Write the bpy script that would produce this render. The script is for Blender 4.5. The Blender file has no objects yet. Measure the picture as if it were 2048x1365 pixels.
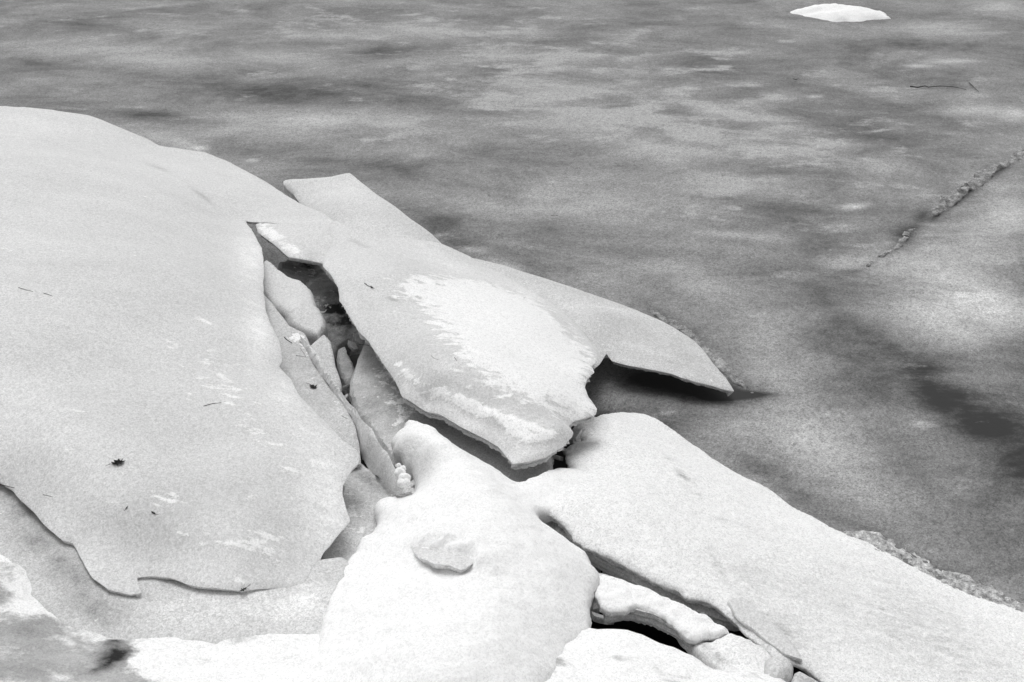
import bpy, math, random
import numpy as np
from mathutils import Vector, Matrix
from mathutils.geometry import delaunay_2d_cdt
random.seed(7)
scn = bpy.context.scene
R = math.radians
# ---------------------------------------------------------------- camera
CAM_Z, PITCH, FPX = 3.4, 28.0, 2560.0          # focal length in pixels of a 2048 wide frame
cd = bpy.data.cameras.new('camera'); cam = bpy.data.objects.new('camera', cd)
scn.collection.objects.link(cam); scn.camera = cam
cam.location = (0, 0, CAM_Z); cam.rotation_euler = (R(90-PITCH), 0, 0)
cd.sensor_width = 36; cd.lens = 36*FPX/2048; cd.clip_start = .05; cd.clip_end = 3000
# ---------------------------------------------------------------- light: flat overcast winter day
w = bpy.data.worlds.new('World'); scn.world = w; w.use_nodes = True
nt = w.node_tree; bg = nt.nodes['Background']
sky = nt.nodes.new('ShaderNodeTexSky'); sky.sky_type = 'NISHITA'; sky.sun_disc = False
SUN_EL, SUN_AZ = 70, -20                         # azimuth measured from +Y (away from the camera)
sky.sun_elevation = R(SUN_EL); sky.sun_rotation = R(SUN_AZ); sky.dust_density = 4; sky.air_density = 1
bw = nt.nodes.new('ShaderNodeRGBToBW')           # black and white film
nt.links.new(sky.outputs[0], bw.inputs[0]); nt.links.new(bw.outputs[0], bg.inputs[0])
bg.inputs[1].default_value = 0.15
sd = bpy.data.lights.new('sun', 'SUN'); sd.energy = 0.8; sd.angle = R(30); sd.color = (1, 1, 1)
so = bpy.data.objects.new('sun', sd); scn.collection.objects.link(so)
_a, _e = R(SUN_AZ), R(SUN_EL)
so.rotation_euler = Vector((math.sin(_a)*math.cos(_e), math.cos(_a)*math.cos(_e), math.sin(_e))).to_track_quat('Z', 'Y').to_euler()
scn.view_settings.view_transform = 'Standard'; scn.view_settings.look = 'None'
scn.view_settings.exposure = 0.13; scn.view_settings.gamma = 1

# ---------------------------------------------------------------- helpers
sP, cP = math.sin(R(PITCH)), math.cos(R(PITCH))
def XY(px, py, h=0.0):
    x = (px-1024)/FPX; y = -(py-682.5)/FPX
    d = np.array((x, cP+y*sP, -sP+y*cP)); t = (h-CAM_Z)/d[2]
    return np.array((d[0]*t, d[1]*t))

def _hash(ix, iy, s):
    n = (ix*374761393 + iy*668265263 + s*974634777) & 0x7fffffff
    n = ((n ^ (n >> 13))*1274126177) & 0x7fffffff
    return ((n ^ (n >> 16)) & 0xffff)/65535.0
def vnoise(x, y, s=0):
    ix = np.floor(x).astype(np.int64); iy = np.floor(y).astype(np.int64)
    fx = x-ix; fy = y-iy; fx = fx*fx*(3-2*fx); fy = fy*fy*(3-2*fy)
    a = _hash(ix, iy, s); b = _hash(ix+1, iy, s); c = _hash(ix, iy+1, s); d = _hash(ix+1, iy+1, s)
    return (a*(1-fx)+b*fx)*(1-fy)+(c*(1-fx)+d*fx)*fy
def fbm(x, y, s=0, o=4):
    r = 0; a = .5
    for k in range(o):
        r = r+a*(vnoise(x*2**k+k*7.3, y*2**k-k*3.1, s+k)-.5)*2; a *= .5
    return r
def tps_fit(P, v, lam=1e-4):
    n = len(P); d = np.linalg.norm(P[:, None]-P[None], axis=2)
    K = np.where(d > 0, d*d*np.log(d+1e-12), 0)+lam*np.eye(n)
    A = np.zeros((n+3, n+3)); A[:n, :n] = K; A[:n, n] = 1; A[:n, n+1:] = P; A[n, :n] = 1; A[n+1:, :n] = P.T
    return P, np.linalg.solve(A, np.r_[v, 0, 0, 0])
def tps_eval(f, Q):
    P, c = f; n = len(P); out = np.empty(len(Q))
    for i in range(0, len(Q), 20000):
        q = Q[i:i+20000]; d = np.linalg.norm(q[:, None]-P[None], axis=2)
        out[i:i+20000] = (d*d*np.log(d+1e-12))@c[:n]+c[n]+q@c[n+1:]
    return out
def sdist(Q, poly):
    """signed distance, positive inside"""
    dmin = np.full(len(Q), 1e9); ins = np.zeros(len(Q), bool); m = len(poly)
    for i in range(m):
        a = poly[i]; b = poly[(i+1) % m]; e = b-a; L = e@e
        if L < 1e-12: continue
        t = np.clip(((Q-a)@e)/L, 0, 1); p = Q-a-t[:, None]*e
        dmin = np.minimum(dmin, np.einsum('ij,ij->i', p, p))
        if a[1] != b[1]:
            c = ((a[1] > Q[:, 1]) != (b[1] > Q[:, 1])) & (Q[:, 0] < (b[0]-a[0])*(Q[:, 1]-a[1])/(b[1]-a[1])+a[0])
            ins ^= c
    return np.sqrt(dmin)*np.where(ins, 1, -1)
def densify(P3, step, jit, seed, jscale=14, sm=.6):
    """closed outline with heights -> Catmull-Rom, small ragged noise"""
    P3 = np.array(P3, float); n = len(P3); out = []
    for i in range(n):
        p0, p1, p2, p3 = P3[i-1], P3[i], P3[(i+1) % n], P3[(i+2) % n]
        L = np.linalg.norm((p2-p1)[:2]); k = max(1, int(round(L/step)))
        for j in range(k):
            t = j/k; lin = p1+(p2-p1)*t
            m1 = (p2-p0)*.5; m2 = (p3-p1)*.5
            for m in (m1, m2):
                l = np.linalg.norm(m[:2]); 
                if l > L: m *= L/l
            h = (2*t**3-3*t**2+1)*p1+(t**3-2*t**2+t)*m1+(-2*t**3+3*t**2)*p2+(t**3-t**2)*m2
            out.append(lin*(1-sm)+h*sm)
    out = np.array(out)
    if jit > 0:
        out[:, 0] += jit*fbm(out[:, 0]*jscale+seed, out[:, 1]*jscale, seed, 4)
        out[:, 1] += jit*fbm(out[:, 0]*jscale, out[:, 1]*jscale+seed*2, seed+9, 4)
    return out
def tag(o, label=None, cat=None, group=None, kind=None):
    if label: o['label'] = label
    if cat: o['category'] = cat
    if group: o['group'] = group
    if kind: o['kind'] = kind
    return o
def mesh_obj(name, V, F, mat, parent=None, smooth=True, attrs=None):
    me = bpy.data.meshes.new(name); me.from_pydata([tuple(v) for v in V], [], F); me.update()
    if smooth: me.polygons.foreach_set('use_smooth', [True]*len(me.polygons))
    for k, a in (attrs or {}).items():
        at = me.attributes.new(k, 'FLOAT', 'POINT'); at.data.foreach_set('value', np.asarray(a, np.float32))
    o = bpy.data.objects.new(name, me); scn.collection.objects.link(o)
    if mat: me.materials.append(mat)
    if parent: o.parent = parent
    return o

class Surf:
    """a sheet of ice or snow: outline and inner heights in metres, laid out on the ground plan"""
    def __init__(s, outline, ctrl=(), lam=1e-4, und=.0, undsc=2., seed=1, fine=0., finesc=12.):
        s.out3 = [np.r_[XY(*p), p[2]] for p in outline]
        pts = s.out3+[np.r_[XY(*p), p[2]] for p in ctrl]
        pts = np.array(pts); s.f = tps_fit(pts[:, :2], pts[:, 2], lam)
        s.und, s.undsc, s.seed, s.fine, s.finesc = und, undsc, seed, fine, finesc; s.feats = []
    def z(s, Q):
        Q = np.atleast_2d(Q); z = tps_eval(s.f, Q)
        if s.und: z = z+s.und*fbm(Q[:, 0]*s.undsc, Q[:, 1]*s.undsc, s.seed, 3)
        if s.fine: z = z+s.fine*fbm(Q[:, 0]*s.finesc, Q[:, 1]*s.finesc, s.seed+20, 3)
        return z
    def at(s, px, py):
        h = s.out3[0][2]
        for _ in range(25):
            q = XY(px, py, h); h = .5*h+.5*float(s.z(q)[0])
        return q, h
    def poly(s, pts): return np.array([s.at(*p)[0] for p in pts])
    def masks(s, Q, feats):
        A = {'snow': np.zeros(len(Q)), 'tone': np.zeros(len(Q))}
        for f in feats:
            if f[0] == 'poly':            # ('poly', attr, pts, width, amp)
                _, at, pts, wd, amp = f
                m = np.clip(.5+sdist(Q, s.poly(pts))/wd, 0, 1)*amp
            else:                          # ('blob', attr, px, py, rx, ry, angle, amp)
                _, at, px, py, rx, ry, ang, amp = f
                c = s.at(px, py)[0]; ca, sa = math.cos(R(ang)), math.sin(R(ang))
                u = s.at(px+rx*ca, py+rx*sa)[0]-c; v = s.at(px-ry*sa, py+ry*ca)[0]-c
                M = np.linalg.inv(np.array([u, v]).T); q = (Q-c)@M.T
                m = amp*np.exp(-(q**2).sum(1)*1.2)
            if at == 'snow' and amp > 0: A[at] = np.maximum(A[at], m)
            else: A[at] = A[at]+m
        return A

def slab(name, mat, outline, ctrl=(), thick=.08, res=.02, jit=.01, jscale=14, bevel=.01, lip=None, rows=4, rough=.006, cut=0., feather=False, feats=(), seed=1,
         parent=None, bump_snow=.0, dent=None, **kw):
    S = Surf(outline, ctrl, seed=seed, **kw)
    icy = mat in (M_ice, M_ice2)
    B = densify(S.out3, res, jit, seed, jscale, .22 if icy else .6); B = B[:, :2]
    lo, hi = B.min(0), B.max(0)
    gx = np.arange(lo[0], hi[0], res); gy = np.arange(lo[1], hi[1], res*1.0)
    G = np.array(np.meshgrid(gx, gy)).reshape(2, -1).T
    G = G+(np.random.RandomState(seed).rand(*G.shape)-.5)*res*.5
    sdG = sdist(G, B); G = G[sdG > res*.55]; sdG = sdG[sdG > res*.55]
    if bevel > res:  pass
    allp = np.vstack([B, G]); nb = len(B)
    vs, es, fs, ov, oe, of = delaunay_2d_cdt([Vector(p) for p in allp], [], [list(range(nb))], 1, 1e-6)
    V2 = np.array([tuple(v) for v in vs]); 
    z = S.z(V2); dd = np.maximum(sdist(V2, B), 0)
    lp = bevel if lip is None else lip
    t = np.clip(dd/max(bevel, 1e-4), 0, 1); lp = lp(V2) if callable(lp) else lp
    z = z-lp*((1-t)**2 if feather else 1-np.sqrt(np.clip(1-(1-t)**2, 0, 1)))
    if dent is not None: z = z+dent(S, V2)
    A = S.masks(V2, feats)
    if bump_snow: z = z+bump_snow*np.clip((A['snow']+.5*fbm(V2[:, 0]*30, V2[:, 1]*30, seed+5, 3)-.4)*3, 0, 1)*np.clip(dd/.03, 0, 1)
    # ordered boundary of the triangulated sheet
    F = [tuple(f) for f in fs]
    ori = []
    for f in F:
        a, b, c = V2[f[0]], V2[f[1]], V2[f[2]]
        ori.append(f if ((b-a)[0]*(c-a)[1]-(b-a)[1]*(c-a)[0]) > 0 else f[::-1])
    F = list(ori); ed = {}
    for f in F:
        for i in range(len(f)):
            e = (f[i], f[(i+1) % len(f)]); ed[e] = 1
    nxt = {a: b for (a, b) in ed if (b, a) not in ed}
    V = [np.c_[V2, z]]; n = len(V2); bi = list(nxt.keys()); idx = {a: i for i, a in enumerate(bi)}
    b2 = V2[bi]; bz = z[bi]
    cen = np.array([V2[nxt[a]]-V2[a] for a in bi]); nrm = np.c_[cen[:, 1], -cen[:, 0]]; nrm /= np.linalg.norm(nrm, axis=1)[:, None]+1e-9
    ring = [bi]; base = n
    for r in range(1, rows+1):
        k = r/rows
        off = rough*(fbm(b2[:, 0]*18, b2[:, 1]*18+r*1.7, seed+r, 3)*1.4)+rough*.6*math.sin(r*2.1+seed)-cut*k
        zz = bz-thick*k*(1+.12*fbm(b2[:, 0]*6, b2[:, 1]*6, seed+3, 2))
        V.append(np.c_[b2+nrm*off[:, None], zz]); ring.append(list(range(base, base+len(bi)))); base += len(bi)
    for r in range(rows):
        for a in bi:
            i, j = idx[a], idx[nxt[a]]
            F.append((ring[r][j], ring[r][i], ring[r+1][i], ring[r+1][j]))
    # underside
    ins = [i for i in range(n) if i not in idx]
    V.append(np.c_[V2, z-thick]); 
    for f in ori: F.append(tuple(base+i if i not in idx else ring[rows][idx[i]] for i in f[::-1]))
    V = np.vstack(V)
    m = len(V); at = {}
    for k, a in A.items():
        full = np.zeros(m); full[:n] = a
        p = n
        for r in range(rows): full[p:p+len(bi)] = a[bi]*(1 if k == 'tone' or r == 0 else 0); p += len(bi)
        at[k] = full
    o = mesh_obj(name, V, F, mat, parent, attrs=at)
    if icy: o.data.set_sharp_from_angle(angle=R(38))    # crisp broken rim of ice
    return o, S

# ---------------------------------------------------------------- materials (all grey: black and white photograph)
def mat(name, c0, c1=None, nsc=2., namp=.15, stretch=(1, 1, 1), grain=.10, gsc=230., snowc=.86, thr=.5, snoise=14., samp=.5, rough=.5, spec=.3, bump=.35, bsc=40., bdist=.006, soft=.10, rot=0, tsc=9., tk=5., gs=(1., .6, 0.), sss=0., floor=.025, nrg=.62):
    m = bpy.data.materials.new(name); m.use_nodes = True; N = m.node_tree.nodes; L = m.node_tree.links
    b = N['Principled BSDF']; tc = N.new('ShaderNodeTexCoord')
    def nz(sc, det=6, vec=None, rg=.55, dist=0.):
        n = N.new('ShaderNodeTexNoise'); n.inputs['Scale'].default_value = sc; n.inputs['Detail'].default_value = det
        n.inputs['Roughness'].default_value = rg; n.inputs['Distortion'].default_value = dist
        L.new(vec or tc.outputs['Object'], n.inputs['Vector']); return n.outputs['Fac']
    def M(op, a, b_=None, c=None):
        n = N.new('ShaderNodeMath'); n.operation = op
        for i, v in enumerate((a, b_, c)):
            if v is None: continue
            if isinstance(v, (int, float)): n.inputs[i].default_value = v
            else: L.new(v, n.inputs[i])
        return n.outputs[0]
    def at(nm):
        n = N.new('ShaderNodeAttribute'); n.attribute_name = nm; return n.outputs['Fac']
    mp = N.new('ShaderNodeMapping'); mp.inputs['Scale'].default_value = stretch; mp.inputs['Rotation'].default_value = (0, 0, R(rot)); L.new(tc.outputs['Object'], mp.inputs[0])
    big = M('SUBTRACT', nz(nsc, 11, mp.outputs[0], nrg, .4), .5)
    ice = M('MULTIPLY', M('ADD', M('MULTIPLY', big, namp*4), 1.), c0)
    md = M('ADD', M('MULTIPLY', M('SUBTRACT', nz(tsc, 8, mp.outputs[0], .65), .5), tk), 1.)
    ice = M('ADD', ice, M('MULTIPLY', at('tone'), md))
    # snow cover with ragged border
    s = M('ADD', at('snow'), M('MULTIPLY', M('SUBTRACT', nz(snoise, 8, mp.outputs[0], .65), .5), samp))
    mr = N.new('ShaderNodeMapRange'); mr.interpolation_type = 'SMOOTHSTEP'; L.new(s, mr.inputs[0])
    mr.inputs[1].default_value = thr-soft; mr.inputs[2].default_value = thr+soft
    sn = mr.outputs[0]
    mix = M('ADD', M('MULTIPLY', ice, M('SUBTRACT', 1., sn)), M('MULTIPLY', snowc, sn))
    # crystal grain
    def vor(sc):
        n = N.new('ShaderNodeTexVoronoi'); n.inputs['Scale'].default_value = sc; L.new(tc.outputs['Object'], n.inputs['Vector'])
        k = N.new('ShaderNodeRGBToBW'); L.new(n.outputs['Color'], k.inputs[0]); return M('SUBTRACT', k.outputs[0], .5)
    g2 = M('SUBTRACT', nz(gsc*.3, 4, None, .75), .5)
    gg = M('MULTIPLY', vor(gsc), grain*3.8*gs[0])
    if gs[1]: gg = M('ADD', gg, M('MULTIPLY', vor(gsc*.45), grain*3.0*gs[1]))
    if gs[2]: gg = M('ADD', gg, M('MULTIPLY', vor(gsc*.18), grain*2.0*gs[2]))
    gg = M('ADD', gg, M('MULTIPLY', g2, grain*2.5))
    col = M('MULTIPLY', mix, M('ADD', gg, 1.))
    sm_ = N.new('ShaderNodeMath'); sm_.operation = 'SMOOTH_MAX'; L.new(col, sm_.inputs[0]); sm_.inputs[1].default_value = floor; sm_.inputs[2].default_value = floor*1.6
    col = M('MINIMUM', sm_.outputs[0], .93)
    L.new(col, b.inputs['Base Color'])
    if sss: b.inputs['Subsurface Weight'].default_value = sss; b.inputs['Subsurface Radius'].default_value = (1, 1, 1); b.inputs['Subsurface Scale'].default_value = .03
    b.inputs['Roughness'].default_value = rough; b.inputs['Specular IOR Level'].default_value = spec
    hgt = M('ADD', M('ADD', M('MULTIPLY', nz(bsc, 6, None, .6), .6), M('MULTIPLY', g2, .25)), M('MULTIPLY', sn, .9))
    bp = N.new('ShaderNodeBump'); bp.inputs['Strength'].default_value = bump; bp.inputs['Distance'].default_value = bdist
    L.new(hgt, bp.inputs['Height']); L.new(bp.outputs[0], b.inputs['Normal'])
    return m
M_lake = mat('frozen_lake', .200, nrg=.74, nsc=1.1, namp=.75, rough=.6, spec=.2, grain=.20, gsc=190, gs=(1, .8, .5), snoise=2.2, samp=3.0, snowc=.37, thr=.60, soft=.24, bump=.3, bsc=30, bdist=.006, tsc=4, tk=1.6, stretch=(.8, 1.25, 1), rot=12)
M_ice = mat('slab_ice', .625, sss=.5, nsc=1.6, namp=.07, stretch=(1, 2.2, 1), grain=.11, rough=.45, spec=.3, snoise=11, samp=2.6, bump=.35, snowc=.86, tk=3, soft=.13)
M_ice2 = mat('grey_ice', .56, sss=.5, nsc=3, namp=.12, grain=.14, rough=.5, spec=.25, snoise=16, samp=3.0, bump=.4)
M_snow = mat('snow', .88, tk=3.0, tsc=9, stretch=(1, 1.4, 1), rot=-10, nsc=3, namp=.02, grain=.075, rough=.9, spec=.1, bump=.8, bsc=28, bdist=.014, snowc=.87)
M_crust = mat('wind_crust_snow', .83, nsc=6, namp=.05, stretch=(1, 2.5, 1), rot=28, grain=.12, rough=.8, spec=.15, bump=.9, bsc=34, bdist=.016, snoise=9, samp=2, tsc=12)
M_bank = mat('patchy_bank_snow', .40, nsc=5, namp=.3, stretch=(1, 1.5, 1), rot=-15, grain=.09, rough=.85, spec=.1, bump=.8, bsc=28, bdist=.012, snowc=.87, thr=-.5, soft=.3, snoise=6, samp=2.6, tk=2.5, tsc=14)
def plain(name, c, rough=.8):
    m = bpy.data.materials.new(name); m.use_nodes = True; N = m.node_tree.nodes; L = m.node_tree.links; b = N['Principled BSDF']
    n = N.new('ShaderNodeTexNoise'); n.inputs['Scale'].default_value = 90; n.inputs['Detail'].default_value = 4
    r = N.new('ShaderNodeMapRange'); r.inputs[3].default_value = c*.5; r.inputs[4].default_value = c*1.5
    t = N.new('ShaderNodeTexCoord'); L.new(t.outputs['Object'], n.inputs['Vector']); L.new(n.outputs['Fac'], r.inputs[0]); L.new(r.outputs[0], b.inputs['Base Color'])
    b.inputs['Roughness'].default_value = rough; b.inputs['Specular IOR Level'].default_value = .2; return m
M_leaf = plain('dead_leaf', .035); M_twig = plain('twig_bark', .05)

# ---------------------------------------------------------------- frozen lake: one sheet to the horizon
def grow(a, b, st, far):
    c = list(np.arange(a, b+1e-6, st)); s = st
    while c[-1] < far: s *= 1.35; c.append(c[-1]+s)
    s = st
    while c[0] > -far: s *= 1.35; c.insert(0, c[0]-s)
    return np.array(c)
class Flat(Surf):
    def __init__(s): pass
    def z(s, Q): return np.zeros(len(np.atleast_2d(Q)))
    def at(s, px, py): return XY(px, py, 0), 0.
LK = Flat()
def blob(px, py, rx, ry, amp, ang=0, at='tone'): return ('blob', at, px, py, rx, ry, ang, amp)
lake_feats = [
    # pale cloudy snow dust
    blob(560, 110, 120, 26, 0.123), blob(250, 105, 200, 40, 0.123, 3), blob(800, 60, 220, 20, 0.088), blob(700, 240, 200, 45, 0.140, 4), blob(520, 250, 120, 40, 0.105),
    blob(1100, 190, 110, 50, 0.140, 6), blob(1000, 110, 120, 14, 0.175), blob(1420, 215, 60, 14, 0.245, 8), blob(1200, 250, 200, 45, 0.088, 6), blob(1330, 300, 120, 25, 0.123, 8),
    blob(1470, 370, 120, 30, 0.088, 8), blob(1180, 400, 260, 60, 0.105, 10), blob(1500, 470, 120, 10, 0.158, 4), blob(1560, 250, 90, 18, 0.123, 10), blob(1760, 330, 70, 18, 0.140, 10),
    blob(1940, 218, 60, 14, 0.193), blob(2030, 225, 40, 16, 0.245), blob(1710, 411, 30, 6, 0.306, -6), blob(1630, 190, 14, 3, 0.263), blob(1900, 120, 50, 5, 0.210), blob(1840, 130, 30, 4, 0.210),
    blob(1960, 480, 110, 90, 0.158, -40), blob(1900, 560, 150, 45, 0.210, 20), blob(1990, 620, 110, 45, 0.245, 15), blob(1880, 640, 120, 40, 0.210, 25), blob(1700, 520, 60, 14, 0.158), blob(2020, 400, 60, 60, 0.140),
    blob(1560, 720, 110, 60, 0.193, 35), blob(1640, 880, 130, 60, 0.175, 35), blob(1500, 840, 110, 40, 0.175, 10), blob(1750, 1000, 90, 40, 0.088, 30), blob(1400, 560, 120, 30, 0.088, 15),
    blob(1010, 530, 50, 10, 0.210, 20), blob(950, 497, 40, 6, 0.245, 8), blob(400, 293, 16, 5, 0.263), blob(505, 318, 14, 4, 0.219), blob(360, 285, 70, 14, 0.175, 15), blob(1880, 55, 120, 16, 0.175, 3), blob(2000, 10, 60, 8, 0.175),
    blob(640, 240, 60, 20, 0.070), blob(1300, 130, 100, 30, 0.070), blob(1640, 430, 200, 60, 0.000),
    # darker bare ice
    blob(100, 60, 200, 12, -0.062), blob(560, 180, 330, 26, -0.088, 2), blob(330, 232, 150, 12, -0.112, 6), blob(800, 265, 90, 18, -0.075, 4), blob(60, 125, 120, 14, -0.050), blob(760, 100, 60, 14, -0.075), blob(640, 320, 90, 10, -0.100),
    blob(830, 345, 120, 24, -0.062, 8), blob(890, 455, 70, 30, -0.125, 35), blob(1030, 545, 90, 10, -0.075, 18), blob(1750, 215, 120, 30, -0.062), blob(1900, 90, 140, 14, -0.075), blob(1420, 130, 120, 30, -0.062), blob(1750, 270, 120, 20, -0.075, 8),
    blob(1540, 420, 90, 26, -0.050, 8), blob(1650, 480, 110, 22, -0.062, 10), blob(1660, 620, 60, 26, -0.062, 40), blob(1780, 690, 120, 24, -0.088, 35), blob(1900, 750, 130, 34, -0.037, 25),
    blob(1960, 830, 160, 50, -0.125, 22), blob(2040, 690, 80, 30, -0.062), blob(2060, 790, 90, 80, -0.062), blob(1860, 780, 60, 30, -0.075, 30), blob(2050, 930, 90, 50, -0.050), blob(1990, 1050, 160, 60, -0.037, 30),
    blob(1800, 900, 100, 40, -0.062, 30), blob(1330, 850, 40, 16, -0.075), blob(1560, 960, 110, 24, -0.112, 32), blob(1780, 1090, 110, 22, -0.100, 28), blob(1350, 640, 110, 10, -0.075, 30),
    # painted shade and dark ice under the lifted slab and its tail
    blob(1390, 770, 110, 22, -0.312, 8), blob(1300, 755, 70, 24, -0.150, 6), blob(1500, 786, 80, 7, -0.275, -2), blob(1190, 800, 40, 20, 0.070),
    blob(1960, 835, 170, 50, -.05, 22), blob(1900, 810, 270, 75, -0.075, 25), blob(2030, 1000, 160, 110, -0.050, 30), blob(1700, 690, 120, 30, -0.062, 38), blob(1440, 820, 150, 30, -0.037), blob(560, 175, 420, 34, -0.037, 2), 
    # crack in the lake ice
    blob(1640, 590, 40, 16, -0.037, 55), blob(1700, 645, 60, 18, -0.025, 38), blob(1835, 440, 40, 12, -0.125, -40), blob(1690, 545, 60, 8, -0.062, -15),
    blob(1810, 475, 26, 30, -0.150, -50), blob(1900, 410, 60, 7, -0.150, -36), blob(1985, 350, 60, 8, -0.175, -34), blob(1750, 520, 50, 7, -0.100, -30),
]
gx = grow(-4.2, 5.6, .035, 400); gy = grow(2.6, 12.5, .035, 400)
G = np.array(np.meshgrid(gx, gy)).reshape(2, -1).T
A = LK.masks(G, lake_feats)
A['snow'] = A['snow']+.10
def dust(px, py, rx, ry, a, amp):
    c = XY(px, py); ca, sa = math.cos(R(a)), math.sin(R(a)); u = XY(px+rx*ca, py+rx*sa)-c; v = XY(px-ry*sa, py+ry*ca)-c
    q = (G-c)@np.linalg.inv(np.array([u, v]).T).T; A['snow'] += amp*np.exp(-(q**2).sum(1))
for d in ((1050, 110, 350, 60, 3, .38), (1150, 210, 350, 70, 6, .42), (1500, 280, 350, 80, 8, .38), (700, 40, 400, 30, 0, .35), (1450, 400, 250, 60, 8, .25), (1900, 230, 200, 60, 5, .2), (1950, 520, 200, 90, 10, .35), (600, 250, 250, 40, 4, .2), (1600, 120, 300, 60, 3, .15), (350, 90, 300, 40, 2, .12), (1600, 780, 150, 60, 30, .12), (1880, 640, 150, 50, 20, .2)): dust(*d)
zz = .012*fbm(G[:, 0]*1.3, G[:, 1]*1.3, 5, 3)-.012
# pits beneath the broken slabs; dark floor tone paints in the holes' shade
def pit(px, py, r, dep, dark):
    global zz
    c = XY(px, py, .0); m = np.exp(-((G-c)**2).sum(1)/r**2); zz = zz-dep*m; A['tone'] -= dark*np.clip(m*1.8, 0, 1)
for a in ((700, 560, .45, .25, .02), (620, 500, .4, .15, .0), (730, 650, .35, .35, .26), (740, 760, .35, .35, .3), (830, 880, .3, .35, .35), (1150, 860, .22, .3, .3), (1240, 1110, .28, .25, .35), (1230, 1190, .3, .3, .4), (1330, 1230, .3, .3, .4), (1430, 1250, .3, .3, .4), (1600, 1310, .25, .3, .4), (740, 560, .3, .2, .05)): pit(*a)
tr = np.exp(-sdist(G, np.array([XY(1200, 765), XY(1440, 790), XY(1500, 792), XY(1440, 796)]))**2/.10**2) if False else 0
nx, ny = len(gx), len(gy)
Fq = [(j*nx+i, j*nx+i+1, (j+1)*nx+i+1, (j+1)*nx+i) for j in range(ny-1) for i in range(nx-1)]
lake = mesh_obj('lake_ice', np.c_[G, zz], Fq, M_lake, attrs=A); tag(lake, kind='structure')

def lab(o, label, cat, group=None): return tag(o, label, cat, group)
GS = 'broken plates of lake ice'
# ---------------------------------------------------------------- big left slab
big_out = [(-420, 225, .86), (-150, 213, .84), (0, 211, .82), (60, 213, .80), (120, 221, .77), (178, 229, .73), (215, 243, .69), (245, 256, .65), (290, 274, .60), (318, 290, .56), (360, 296, .53), (410, 303, .50),
    (450, 318, .47), (490, 340, .45), (530, 362, .43), (565, 385, .42), (600, 407, .44), (640, 425, .45), (690, 460, .46), (690, 485, .455), (640, 470, .475), (580, 452, .475), (535, 443, .478), (492, 440, .48), (500, 455, .50), (514, 477, .52), (524, 495, .53), (527, 538, .55), (527, 582, .58), (530, 610, .59), (540, 643, .60),
    (561, 686, .61), (563, 722, .61), (559, 732, .61), (582, 758, .61), (596, 785, .61), (632, 824, .60), (685, 877, .58), (714, 897, .56), (719, 906, .55), (717, 923, .54), (698, 949, .54), (686, 969, .53), (684, 990, .52), (694, 1022, .50), (701, 1042, .49),
    (673, 1074, .49), (648, 1102, .48), (635, 1140, .47), (620, 1180, .47), (547, 1176, .50), (485, 1182, .52), (410, 1175, .54), (376, 1170, .54), (342, 1155, .55), (308, 1152, .55), (273, 1155, .56), (282, 1184, .56), (260, 1189, .56), (219, 1180, .58), (185, 1156, .60),
    (167, 1122, .62), (145, 1086, .64), (126, 1081, .65), (85, 1047, .67), (58, 1016, .69), (24, 980, .71), (0, 965, .72), (-60, 940, .75), (-420, 800, .85)]
big_ctrl = [(-300, 600, .98), (0, 450, .93), (0, 700, .90), (200, 330, .80), (200, 500, .86), (200, 750, .80), (350, 400, .68), (400, 550, .74), (400, 700, .73), (400, 900, .68), (250, 1000, .70), (500, 800, .68), (560, 1000, .60), (600, 920, .61), (480, 1080, .60), (460, 400, .53), (470, 600, .67), (100, 900, .80)]
def W(*p): return list(p)
big_feats = [
    ('poly', 'snow', [(400, 720), (470, 730), (500, 800), (560, 870), (600, 960), (560, 950), (480, 870), (430, 820), (400, 760)], .25, .46),
    ('poly', 'snow', [(340, 690), (440, 690), (480, 770), (430, 760)], .2, .38),
    ('poly', 'snow', [(240, 978), (300, 985), (365, 990), (360, 1002), (300, 995)], .07, .75), ('poly', 'snow', [(315, 1032), (350, 1045), (340, 1050)], .06, .7),
    ('poly', 'snow', [(430, 1070), (500, 1060), (560, 1080), (590, 1140), (540, 1120), (440, 1090), (370, 1080), (360, 1062)], .14, .62),
    ('poly', 'snow', [(440, 1170), (480, 1160), (470, 1180)], .06, .7), ('poly', 'snow', [(380, 625), (440, 648), (440, 655), (390, 640)], .08, .6),
    ('poly', 'snow', [(530, 970), (585, 1000), (570, 1000)], .05, .6), ('poly', 'snow', [(430, 985), (520, 995), (500, 1000)], .05, .5),
    blob(650, 960, 60, 60, .17), blob(650, 1060, 50, 80, .17), blob(500, 520, 40, 70, .14), blob(520, 660, 26, 80, .14), blob(570, 790, 40, 40, .12), blob(70, 250, 160, 30, .05), blob(350, 350, 160, 40, .04, 20), blob(500, 640, 30, 60, .06), blob(620, 880, 50, 30, .06, 40),  # strong pale blobs paint in the light caught by the bent right margin
    blob(180, 370, 180, 12, -.02, 8), blob(200, 530, 180, 12, -.03, 6), blob(60, 390, 60, 20, -.02), blob(250, 620, 180, 40, -.03), blob(250, 820, 160, 80, -.03), blob(420, 1010, 180, 60, -.05, 10), blob(320, 1080, 100, 50, -.04), blob(60, 700, 80, 60, -.02), blob(30, 800, 80, 60, .03), blob(480, 960, 100, 40, -.04),
    blob(315, 335, 28, 4, -.14, 22), blob(405, 392, 32, 5, -.16, 40), blob(100, 1050, 60, 30, .03), blob(250, 1150, 60, 25, .05), blob(172, 1066, 8, 6, -.12)]
big, S_big = slab('ice_plate', M_ice, big_out, big_ctrl, thick=.02, cut=.015, res=.021, jit=.006, bevel=.012, lip=.006, feats=big_feats, seed=3, und=.012, undsc=2.5, bump_snow=.006)
lab(big, 'huge smooth pale ice slab filling the left side, dotted with snow flecks and leaves', 'ice plate', GS)

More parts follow.
